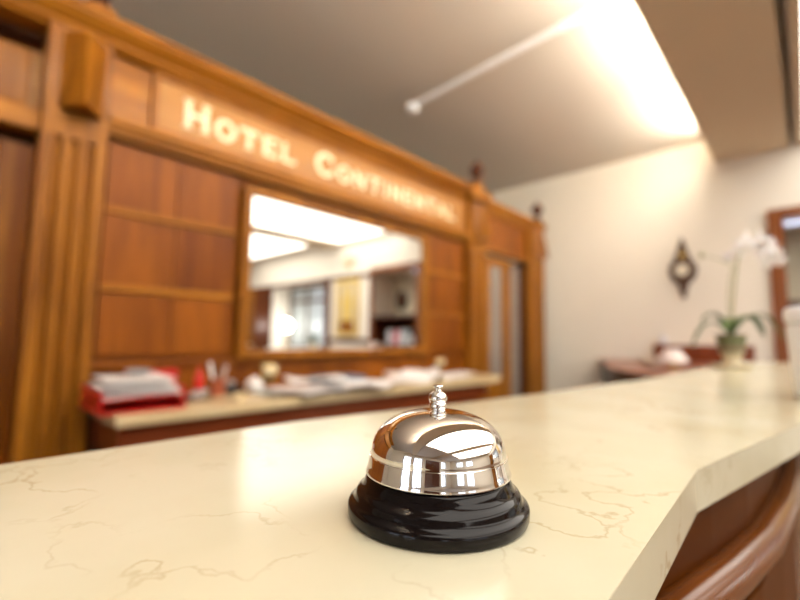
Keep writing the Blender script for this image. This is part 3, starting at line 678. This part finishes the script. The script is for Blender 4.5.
# gilded picture on the pier
gp=thing('gilded_picture','tall picture with gilded figure in a cream frame, seen in the mirror','picture',(XW,-1.70,1.22))
fr=B(); box(fr,-.05,0,-.34,-.28,0,1.12,bev=.008); box(fr,-.05,0,.28,.34,0,1.12,bev=.008); box(fr,-.05,0,-.28,.28,0,.06); box(fr,-.05,0,-.28,.28,1.06,1.12)
mk('frame',fr,'gold',gp); mk('canvas',bx(-.02,-.005,-.28,.28,.06,1.06),'potcream',gp)
bm=B(); extr(bm,sym([(0,.12),(.16,.12),(.17,.36),(.12,.42),(.17,.55),(.15,.75),(.07,.82),(.09,.92),(.05,.99),(0,1.01)]),'x',-.035,-.02); mk('gilt_figure',bm,'gold',gp)
mk('lower_panel',bx(-.036,-.02,-.2,.2,.06,.30),'wood',gp)
sc_=thing('wall_sconce','pale gold shell shaped sconce on the white band above the gilded picture','wall lamp',(XW,-1.70,2.62))
bm=B(); extr(bm,sym([(0,0),(.09,.02),(.18,.08),(.20,.15),(.12,.14),(.06,.19),(0,.17)]),'x',-.06,-.0); mk('shell',bm,'potcream',sc_)
mk('back_plate',bx(-.02,0,-.05,.05,-.05,.02),'gold',sc_)
struct('trim_4', bx(XW-.03,XW,-2.44,-2.26,0,2.36), 'darkwood')
struct('trim_5', bx(XW-.05,XW,-2.26,-1.02,1.10,1.17), 'darkwood')
struct('trim_6', bx(XW-.12,6.0,-4.52,-2.44,.86,.92), 'white')
wd_=thing('wardrobe','tall brown wooden cupboard beyond the window, left in the mirror','cupboard',(XW-.27,-5.08,0))
mk('body',bx(-.2,.26,-.54,.54,0,2.34),'darkwood',wd_)
for s in (0,1):
    q=mk('door',bx(-.222,-.20,-.52+s*.53,-.01+s*.53,.08,2.28,bev=.004),'wood',wd_); mk('knob',lathe(B(),[(0,-.015),(.015,-.01),(.015,.01),(0,.015)],12,(-.236,-.05+s*.1-.0,1.1)),'brass',q,True)
gl=thing('globe_lamp','glowing white globe lamp on the window sill, reflected in the mirror','lamp',(XW+.05,-4.0,.92))
mk('globe',lathe(B(),[(0,.38),(.07,.40),(.13,.46),(.15,.53),(.13,.60),(.07,.66),(0,.68)],28),'bulb',gl,True)
mk('lamp_base',lathe(B(),[(0,0),(.09,0),(.09,.02),(.02,.05),(.02,.36),(.05,.40),(0,.40)],24),'brass',gl,True)
pp_=thing('potted_plant','small leafy green plant on the window sill, reflected in the mirror','plant',(XW+.03,-2.85,.92))
mk('pot',lathe(B(),[(0,0),(.06,0),(.085,.15),(.08,.15),(.06,.02),(0,.02)],20),'potcream',pp_,True)
fo=B()
for k in range(46):
    a=random.uniform(0,2*PI); e=random.uniform(.1,1.2); L=random.uniform(.14,.28)
    d=Vector((math.cos(a)*math.cos(e),math.sin(a)*math.cos(e),math.sin(e)))*L
    leaf(fo,curve((0,0,.14),(d.x*.6,d.y*.6,.14+d.z*.9+.03),(d.x,d.y,.14+d.z*.8),6),.022)
mk('foliage',fo,'leaf',pp_,True)
# lobby armchairs (dark, seen only in the bell and mirror)
def armchair(x,y,rz,label):
    t=thing('armchair',label,'armchair',(x,y,0),rz,'dark lobby armchairs')
    mk('seat',bx(-.34,.34,-.32,.34,.22,.46,bev=.04),'darkwood',t); mk('backrest',bx(-.40,.40,.28,.46,.22,.95,bev=.05),'darkwood',t)
    for s in (-1,1): mk('armrest',bx(s*.40-.07,s*.40+.07,-.34,.30,.20,.66,bev=.04),'darkwood',t)
    for sx in (-1,1):
        for sy in (-1,1): mk('leg',bx(sx*.36-.03,sx*.36+.03,sy*.28-.03,sy*.28+.03,0,.21),'blackplastic',t)

# ------------------------------------------------------------------ world light (daylight outside the windows)
wd=bpy.data.worlds.new('daylight'); scene.world=wd; wd.use_nodes=True
bg=wd.node_tree.nodes['Background']; bg.inputs['Color'].default_value=(.80,.88,1,1); bg.inputs['Strength'].default_value=3.3

# ------------------------------------------------------------------ camera
F_=435.0
X_=Vector((408,44,F_)).normalized(); y2=32.0; x2=-(44*y2+F_*F_)/408; Y_=Vector((x2,y2,F_)).normalized()
Z_=X_.cross(Y_)
if Z_.y>0: Z_=-Z_
# image axes (right, down, forward) written in world coordinates
right=Vector((X_.x,Y_.x,Z_.x)); down=Vector((X_.y,Y_.y,Z_.y)); fwd=Vector((X_.z,Y_.z,Z_.z))
cam=bpy.data.cameras.new('camera'); co=bpy.data.objects.new('camera',cam); C.objects.link(co)
mt=Matrix((( right.x,-down.x,-fwd.x,0),(right.y,-down.y,-fwd.y,0),(right.z,-down.z,-fwd.z,0),(0,0,0,1)))
mt.translation=Vector((0,0,1.183)); co.matrix_world=mt
cam.sensor_width=36; cam.sensor_fit='HORIZONTAL'; cam.lens=36*F_/800; cam.clip_start=.01; cam.clip_end=100
cam.dof.use_dof=True; cam.dof.focus_distance=.190; cam.dof.aperture_fstop=19.6/5.0
scene.camera=co
vs=scene.view_settings; scene.display_settings.display_device='sRGB'
vs.view_transform='Standard'; vs.look='None'; vs.gamma=1; vs.use_curve_mapping=False; vs.exposure=.3
